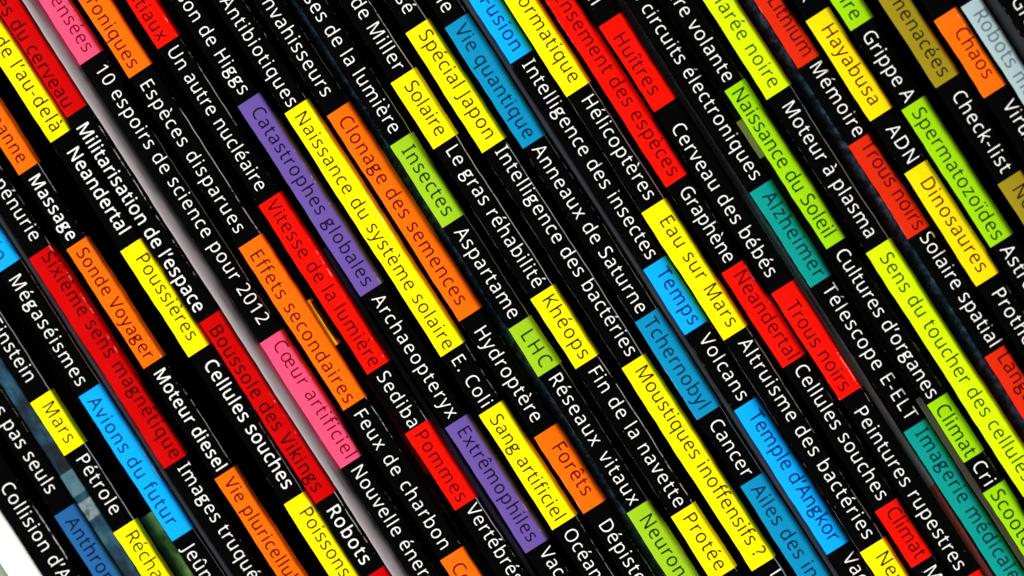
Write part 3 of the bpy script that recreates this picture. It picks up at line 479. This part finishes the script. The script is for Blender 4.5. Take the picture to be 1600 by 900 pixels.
# ------------------------------------------------------------------ the magazines, from the lower left to the upper right
# v0, v1, height (mm), fold radius (px), wear, baseline, half gaps, titles along the spine
R = [
 (-431, -379, -0.3, 5, 1, -413, 'far left black magazine with white title beginning Collision, beside the white booklet',
  [('W', 'Collision d’Andromède', 640, None, 0)]),
 (-366, -325, -1.2, 7, 1, -357, 'black magazine with navy band Anthropocène below white pas seuls',
  [('W', 'Nous ne sommes pas seuls', None, 692, 0), ('B', 'navy', 724, 965, 'Anthropocène', 741, None)]),
 (-302, -260, 0.2, 5, 3, -290, 'scuffed black magazine with yellow band Mars between white Einstein and Pétrole',
  [('W', 'Einstein', 414, 526, 0), ('B', 'yellow', 555, 653, 'Mars', 569, 639), ('W', 'Pétrole', 667, 772, 0), ('B', 'yellow', 796, 1020, 'Réchauffement', 809, None)]),
 (-233, -190, 0.0, 8, 2, -226, 'black magazine with bright blue band reading Avions du futur below white Mégaséismes',
  [('B', 'blue', 200, 357, 'Vidéo', None, 344), ('W', 'Mégaséismes', 374, 574, 0), ('B', 'blue', 588, 857, 'Avions du futur', 602, 834), ('W', 'Jeûne et santé', 876, None, 0)]),
 (-181, -137, 0.1, 6, 1, -164, 'black magazine with dark red band reading Sixième sens magnétique below white pénurie',
  [('W', 'La grande pénurie', None, 347, 0), ('B', 'deep_red', 364, 755, 'Sixième sens magnétique', 372, 749, -164, 1), ('W', 'Images truquées', 765, None, 0)]),
 (-124, -84, 0.2, 5, 2, -115, 'black magazine with orange band reading Sonde Voyager between bold Massage and Moteur diesel',
  [('B', 'orange', 90, 246, 'En panne', None, 233, -115, 1), ('W', 'Massage', 259, 375, 1), ('B', 'orange', 384, 606, 'Sonde Voyager', 396, 596, -115, 1), ('W', 'Moteur diesel', 620, 804, 1), ('B', 'orange', 811, 1110, 'Vie pluricellulaire', 823, None, -115, 1)]),
 (-55, -14, 0.1, 6, 1, -42, 'black magazine with yellow band reading Poussières between bold Neandertal and Cellules souches',
  [('B', 'yellow', 20, 230, 'de l’au-delà', 48, 219, -44, 1), ('W', 'Neandertal', 256, 411, 1), ('B', 'yellow', 432, 629, 'Poussières', 454, 608), ('W', 'Cellules souches', 651, 884, 1), ('B', 'yellow', 903, 1110, 'Poissons', 926, 1049)]),
 (-12, 28, 0.0, 4, 1, -7, 'black magazine with dark red band reading Boussole des Vikings by the pale leaflet',
  [('B', 'deep_red', 0, 211, 'ondes du cerveau', None, 200, -9, 1), ('W', 'Militarisation de l’espace', 232, 577, 1, -9), ('B', 'deep_red', 593, 929, 'Boussole des Vikings', 610, 913, -6, 1), ('W', 'Robots', 946, 1049, 1, -4), ('B', 'deep_red', 1068, 1260, '', 0, 0)]),
 (50, 93, -0.4, 7, 1, 65, 'black magazine with pink band reading Cœur artificiel right of the pale grey leaflet',
  [('B', 'pink', -20, 153, 'Lire les pensées', None, 143), ('W', '10 espoirs de science pour 2012', 171, 647, 0), ('B', 'pink', 671, 904, 'Cœur artificiel', 684, 897), ('W', 'Nouvelle énergie', 914, None, 0, 62)]),
 (103, 149, 0.2, 5, 1, 111, 'black magazine with wide orange band reading Effets secondaires below white Espèces disparues',
  [('B', 'orange', -20, 212, 'électroniques', None, 203), ('W', 'Espèces disparues', 229, 507, 0), ('B', 'orange', 528, 830, 'Effets secondaires', 546, 823), ('W', 'Feux de charbon', 843, 1097, 0, 113), ('B', 'orange', 1109, 1300, 'Cellules', 1127, None)]),
 (165, 209, 0.1, 5, 1, 175, 'black magazine with red band reading Vitesse de la lumière and another reading Pommes',
  [('B', 'red', -20, 198, 'Vols spatiaux', None, 191, 172), ('W', 'Un autre nucléaire', 208, 470, 0), ('B', 'red', 489, 803, 'Vitesse de la lumière', 495, 797), ('W', 'Sediba', 813, 911, 0), ('B', 'red', 913, 1056, 'Pommes', 922, 1048), ('W', 'Vertébrés', 1063, None, 0, 180)]),
 (222, 266, -0.7, 6, 0, 234, 'black magazine with purple band reading Catastrophes globales and another reading Extrêmophiles',
  [('W', 'Boson de Higgs', None, 331, 0), ('B', 'purple', 341, 695, 'Catastrophes globales', 359, 685), ('W', 'Archaeopteryx', 708, 930, 0), ('B', 'purple', 939, 1172, 'Extrêmophiles', 953, 1160), ('W', 'Vaccins', 1182, None, 0, 240)]),
 (277, 323, 0.4, 6, 1, 287, 'black magazine with long yellow band reading Naissance du système solaire',
  [('W', 'Antibiotiques', 188, 386, 0), ('B', 'yellow', 390, 842, 'Naissance du système solaire', 402, 837), ('W', 'E. Coli', 854, 945, 0), ('B', 'yellow', 951, 1164, 'Sang artificiel', 965, 1156), ('W', 'Océans', 1177, None, 0)]),
 (331, 375, 0.1, 9, 1, 341, 'black magazine with orange band reading Clonage des semences and another reading Forêts',
  [('W', 'Des envahisseurs', None, 404, 0), ('B', 'orange', 429, 811, 'Clonage des semences', 445, 789), ('W', 'Hydroptère', 836, 1007, 0), ('B', 'orange', 1027, 1169, 'Forêts', 1054, 1146, 345), ('W', 'Dépister', 1195, None, 0)]),
 (388, 431, 0.0, 8, 2, 399, 'black magazine with leaf green bands reading Insectes and LHC below white de la lumière',
  [('W', 'vitesses de la lumière', None, 510, 0), ('B', 'green', 522, 674, 'Insectes', 538, 661), ('W', 'Aspartame', 690, 852, 0), ('B', 'green', 863, 951, 'LHC', 880, 942), ('W', 'Réseaux vitaux', 961, 1198, 0), ('B', 'green', 1205, 1420, 'Neurones', 1223, None)]),
 (443, 489, 0.3, 5, 2, 457, 'black magazine with short yellow bands reading Solaire, Khéops and Protée',
  [('W', 'Expérience de Miller', None, 431, 0), ('B', 'yellow', 440, 563, 'Solaire', 455, 550), ('W', 'Le gras réhabilité', 574, 832, 0), ('B', 'yellow', 842, 972, 'Khéops', 852, 964), ('W', 'Fin de la navette', 985, 1240, 0), ('B', 'yellow', 1247, 1367, 'Protée', 1258, 1357)]),
 (504, 549, 0.4, 5, 3, 519, 'black magazine with yellow bands reading Spécial Japon and Moustiques inoffensifs',
  [('W', 'Big Bang refusé', None, 365, 0), ('B', 'yellow', 387, 609, 'Spécial Japon', 400, 596), ('W', 'Intelligence des bactéries', 618, 1000, 0, 521), ('B', 'yellow', 1010, 1387, 'Moustiques inoffensifs ?', 1024, 1372), ('W', 'Tokyo', 1401, None, 0, 524)]),
 (560, 605, -0.1, 8, 2, 571, 'glossy black magazine with cyan bands reading Vie quantique and Tchernobyl',
  [('W', 'Alzheimer Vitamine', None, 396, 0), ('B', 'cyan', 413, 638, 'Vie quantique', 424, 628), ('W', 'Anneaux de Saturne', 647, 953, 0), ('B', 'cyan', 961, 1142, 'Tchernobyl', 969, 1132), ('W', 'Cancer', 1157, 1257, 0), ('B', 'cyan', 1266, 1520, 'Ailes des insectes', 1279, None)]),
 (616, 660, -1.0, 13, 1, 630, 'black magazine with bright blue bands reading Temps and Temple d’Angkor',
  [('B', 'blue', 330, 516, 'Fusion', 406, 503, 629), ('W', 'Intelligence des insectes', 527, 890, 0), ('B', 'blue', 899, 1020, 'Temps', 914, 1012), ('W', 'Volcans', 1037, 1153, 0), ('B', 'blue', 1161, 1429, 'Temple d’Angkor', 1180, 1415), ('W', 'Vaccin', 1446, None, 0, 633)]),
 (662, 708, 0.3, 6, 2, 678, 'black magazine with yellow band reading Eau sur Mars below white Hélicoptères',
  [('B', 'yellow', 380, 607, 'Informatique', None, 595), ('W', 'Hélicoptères', 623, 811, 0), ('B', 'yellow', 823, 1060, 'Eau sur Mars', 848, 1047), ('W', 'Altruisme des bactéries', 1076, 1441, 0), ('B', 'yellow', 1454, 1600, 'Neutrons', 1472, None)]),
 (716, 759, 0.0, 7, 1, 729, 'black magazine with red band reading Neandertal between white Graphène and Cellules souches',
  [('B', 'red', 380, 810, 'Recensement des espèces', None, 802), ('W', 'Graphène', 826, 963, 0), ('B', 'red', 970, 1146, 'Neandertal', 982, 1142), ('W', 'Cellules souches', 1157, 1402, 0), ('B', 'red', 1413, 1518, 'Climat', 1422, 1510), ('W', 'Mammouth', 1531, None, 0)]),
 (764, 808, 0.2, 5, 0, 772, 'black magazine with red bands reading Huîtres and Trous noirs above white Peintures rupestres',
  [('W', 'Logiciel', None, 512, 0), ('B', 'red', 542, 701, 'Huîtres', 568, 677), ('W', 'Cerveau des bébés', 736, 1015, 0), ('B', 'red', 1039, 1237, 'Trous noirs', 1067, 1227), ('W', 'Peintures rupestres', 1263, 1560, 0), ('B', 'red', 1576, 1700, '', 0, 0)]),
 (821, 863, -1.1, 12, 0, 834, 'black magazine with teal bands reading Alzheimer and Imagerie médicale',
  [('W', 'Les circuits électroniques', None, 877, 0), ('B', 'teal', 888, 1064, 'Alzheimer', 904, 1056), ('W', 'Télescope E-ELT', 1076, 1321, 0), ('B', 'teal', 1333, 1640, 'Imagerie médicale', 1344, None)]),
 (874, 913, -0.1, 8, 0, 881, 'black magazine with lime green bands reading Naissance du Soleil, Climat and Scooter',
  [('W', 'Voiture volante', None, 725, 0), ('B', 'lime', 733, 1027, 'Naissance du Soleil', 741, 1012), ('W', 'Cultures d’organes', 1040, 1311, 0), ('B', 'lime', 1317, 1424, 'Climat', 1329, 1419), ('W', 'Cri', 1434, 1474, 0), ('B', 'lime', 1480, 1680, 'Scooter', 1488, None)]),
 (923, 969, 0.4, 6, 2, 936, 'black magazine with yellowish green bands reading Marée noire and Sens du toucher des cellules',
  [('B', 'acid', 540, 780, 'Marée noire', None, 771), ('W', 'Moteur à plasma', 801, 1048, 0), ('B', 'acid', 1066, 1519, 'Sens du toucher des cellules', 1083, 1500)]),
 (990, 1031, -0.5, 6, 0, 1006, 'black magazine with vermilion bands reading Lithium and Trous noirs beside the dark blue leaflet',
  [('B', 'vermilion', 620, 766, 'Lithium', 650, 756), ('W', 'Mémoire', 772, 905, 0), ('B', 'vermilion', 910, 1083, 'Trous noirs', 920, 1078), ('W', 'Solaire spatial', 1090, 1296, 0), ('B', 'vermilion', 1303, 1500, 'Langage', 1313, None)]),
 (1040, 1084, 0.1, 6, 0, 1053, 'black magazine with golden yellow bands reading Hayabusa and Dinosaures',
  [('W', 'Anthrax', None, 686, 0), ('B', 'golden', 710, 896, 'Hayabusa', 733, 877), ('W', 'ADN', 920, 986, 0), ('B', 'golden', 994, 1203, 'Dinosaures', 1018, 1187), ('W', 'Prothèses', 1224, None, 0)]),
 (1091, 1135, 0.0, 8, 0, 1101, 'black magazine with lime green band reading Spermatozoïdes below white Grippe A',
  [('B', 'lime', 560, 761, 'Nucléaire', None, 751), ('W', 'Grippe A', 776, 901, 0), ('B', 'lime', 908, 1164, 'Spermatozoïdes', 920, 1158), ('W', 'Astronomie', 1175, None, 0)]),
 (1154, 1200, -0.2, 5, 0, 1168, 'black magazine with olive bands, one ending menacées, around white Check-list',
  [('B', 'olive', 640, 908, 'Espèces menacées', None, 900), ('W', 'Check-list', 931, 1076, 0), ('B', 'olive', 1087, 1300, 'Neurones', 1105, None)]),
 (1209, 1252, 0.2, 4, 0, 1225, 'black magazine with orange band reading Chaos above white Virus',
  [('W', 'Ebola', None, 792, 0), ('B', 'orange', 818, 962, 'Chaos', 850, 938), ('W', 'Virus géants', 987, None, 0, 1227)]),
 (1256, 1292, -0.1, 6, 0, 1265, 'black magazine with pale grey blue band reading Robots in the upper right corner',
  [('B', 'silver', 823, 1100, 'Robots marins', 842, None)]),
 (1311, 1356, 0.2, 5, 3, 1326, 'black magazine with a white glint painted along its fold in the far upper right corner',
  [('W', 'Gravité', 857, None, 0)]),
]
gaps = [(R[i + 1][0] - R[i][1]) for i in range(len(R) - 1)]
for i, (v0, v1, z, r, wear_glint, base, label, items) in enumerate(R):
    gl = gaps[i - 1] if i else 8; gr = gaps[i] if i < len(gaps) else 8
    fl = lambda g: 0.0 if g > 17 or g < 6 else g / 2 - 0.8
    magazine(v0, v1, z, r, wear_glint, base, fl(gl), fl(gr) if gr > 5 else 0, label, items)

# ------------------------------------------------------------------ pale, coloured and dark leaflets seen in the gaps, plus two painted reflections
M['grey_card'] = paper('grey_card', (0.30, 0.265, 0.28), rough=0.5, wear_glint=0.1, grain=0.08, dust=0.2)
M['dim_card'] = paper('dim_grey_card', (0.16, 0.145, 0.14), rough=0.4, wear_glint=0.3, grain=0.15, dust=0.6)
M['gloss_card'] = paper('glossy_grey_film', (0.026, 0.029, 0.035), rough=0.22, wear_glint=1.0, grain=0.25, dust=0.8, spec=0.6)  # the dashes along its edge paint bright glints
M['denim'] = mottled('mottled_dark_blue_cover', ((0.001, 0.002, 0.006), (0.006, 0.018, 0.032), (0.025, 0.065, 0.11), (0.10, 0.15, 0.20)), 800)
M['sea'] = mottled('mottled_sea_blue_cover', ((0.001, 0.004, 0.008), (0.002, 0.018, 0.038), (0.007, 0.055, 0.10), (0.04, 0.10, 0.12)), 300, stretch=0.6)
M['sage'] = mottled('grey_green_print', ((0.035, 0.10, 0.13), (0.08, 0.18, 0.21)), 500)
M['stone'] = mottled('grey_stone_print', ((0.01, 0.02, 0.03), (0.13, 0.18, 0.20), (0.24, 0.29, 0.30)), 700)
M['moss'] = mottled('dark_green_print', ((0.004, 0.03, 0.003), (0.09, 0.24, 0.05), (0.20, 0.36, 0.12)), 160)
M['white_card'] = paper('white_card', (0.70, 0.74, 0.69), rough=0.5, wear_glint=0.0, grain=0.04, dust=0.1)
M['pale_green'] = paper('pale_green_card', (0.34, 0.38, 0.28), rough=0.5, wear_glint=0.0, grain=0.06, dust=0.1)
M['rust'] = paper('rust_red_print_reflection', (0.20, 0.02, 0.008), rough=0.45, wear_glint=0.1, grain=0.2, dust=0.3)  # a print on one leaflet, a painted reflection on an added strip
M['brown'] = paper('warm_brown_patch', (0.16, 0.08, 0.02), rough=0.45, wear_glint=0.1, grain=0.2, dust=0.3)  # warm brown for the far end of one leaflet
M['umber'] = paper('umber_print', (0.045, 0.040, 0.030), rough=0.5, wear_glint=0.1, grain=0.3, dust=0.4)
M['khaki'] = paper('khaki_print', (0.11, 0.13, 0.03), rough=0.5, wear_glint=0.1, grain=0.2, dust=0.3)

leaflet(28.5, 49.0, 0.1, M['grey_card'], 'pale grey leaflet with a rounded edge between Boussole des Vikings and Cœur artificiel', slope=0.8)
leaflet(210, 221, -4.0, z2=-0.8, mat=M['cover0'], label='dark leaflet turning dim grey between the red Pommes and the purple Extrêmophiles magazine', slope=0.4, bands=((600, 1900, M['dim_card']),))
leaflet(809.5, 820, -3.2, z2=-0.8, mat=M['dim_card'], label='brownish grey leaflet with a rust patch left of the teal Imagerie médicale magazine', shape='slope', slope=0.5, bands=((1425, 1760, M['rust']),))
leaflet(864, 873.2, -2.0, M['cover0'], 'dark leaflet with khaki and grey patches between the teal and lime green banded magazines', shape='slope', slope=0.4, bands=((784, 852, M['khaki']), (1300, 1900, M['umber'])))
leaflet(606, 615.5, -1.2, M['gloss_card'], 'shiny dark grey film edge between the cyan and bright blue banded magazines', shape='round')
leaflet(-190, -181.5, -1.0, M['gloss_card'], 'shiny dark grey film edge between Avions du futur and Sixième sens magnétique', shape='round')
leaflet(970.5, 989.5, -2.6, M['denim'], 'mottled dark blue leaflet in the wide gap between Moteur à plasma and Mémoire', shape='slope', slope=0.1)
leaflet(376.5, 387.5, -2.4, M['denim'], 'mottled blue leaflet between the Clonage des semences and Insectes magazines', shape='slope', slope=0.2)
leaflet(-324.5, -302.5, -2.0, M['sea'], 'sea blue leaflet with grey patches left of the yellow Mars band', shape='slope', slope=0.15,
        bands=((676, 716, M['sage']), (728, 760, M['stone'])))
leaflet(-259, -233.5, -3.0, M['cover0'], 'black leaflet with a mossy green patch between Pétrole and Avions du futur', shape='slope', slope=0.15, bands=((800, 1300, M['moss']),))
leaflet(147.0, 152.0, -0.45, M['cover0'], 'added black strip with a painted yellow-lit fold beside the orange Effets secondaires band', shape='slope', slope=0.5, bands=((655, 738, M['golden']),))  # strip added to carry the orange fold's yellow reflection as colour
leaflet(156, 163.5, -3.0, M['cover0'], 'added black strip with a painted red reflection left of white Sediba', shape='slope', slope=0.3, bands=((812, 985, M['rust']),))  # added strip, the red reflection is put into the patch colour
leaflet(704, 715.5, -8, z2=-2.2, mat=M['dim_card'], label='dim grey leaflet with a brown patch left of the red Climat band', shape='slope', slope=0.4, bands=((1420, 1620, M['brown']),))
leaflet(1293, 1310, -1.6, M['gloss_card'], 'dark slate leaflet right of the pale Robots band in the upper right corner', shape='slope', slope=0.2)
leaflet(-476, -432.5, 0.0, M['white_card'], 'white booklet spine in the lower left corner beside the Collision magazine', name='booklet', cat='booklet', shape='slope', slope=0.04)
leaflet(-530, -479, -0.9, M['pale_green'], 'pale green booklet spine at the extreme lower left corner', name='booklet', cat='booklet', shape='round')
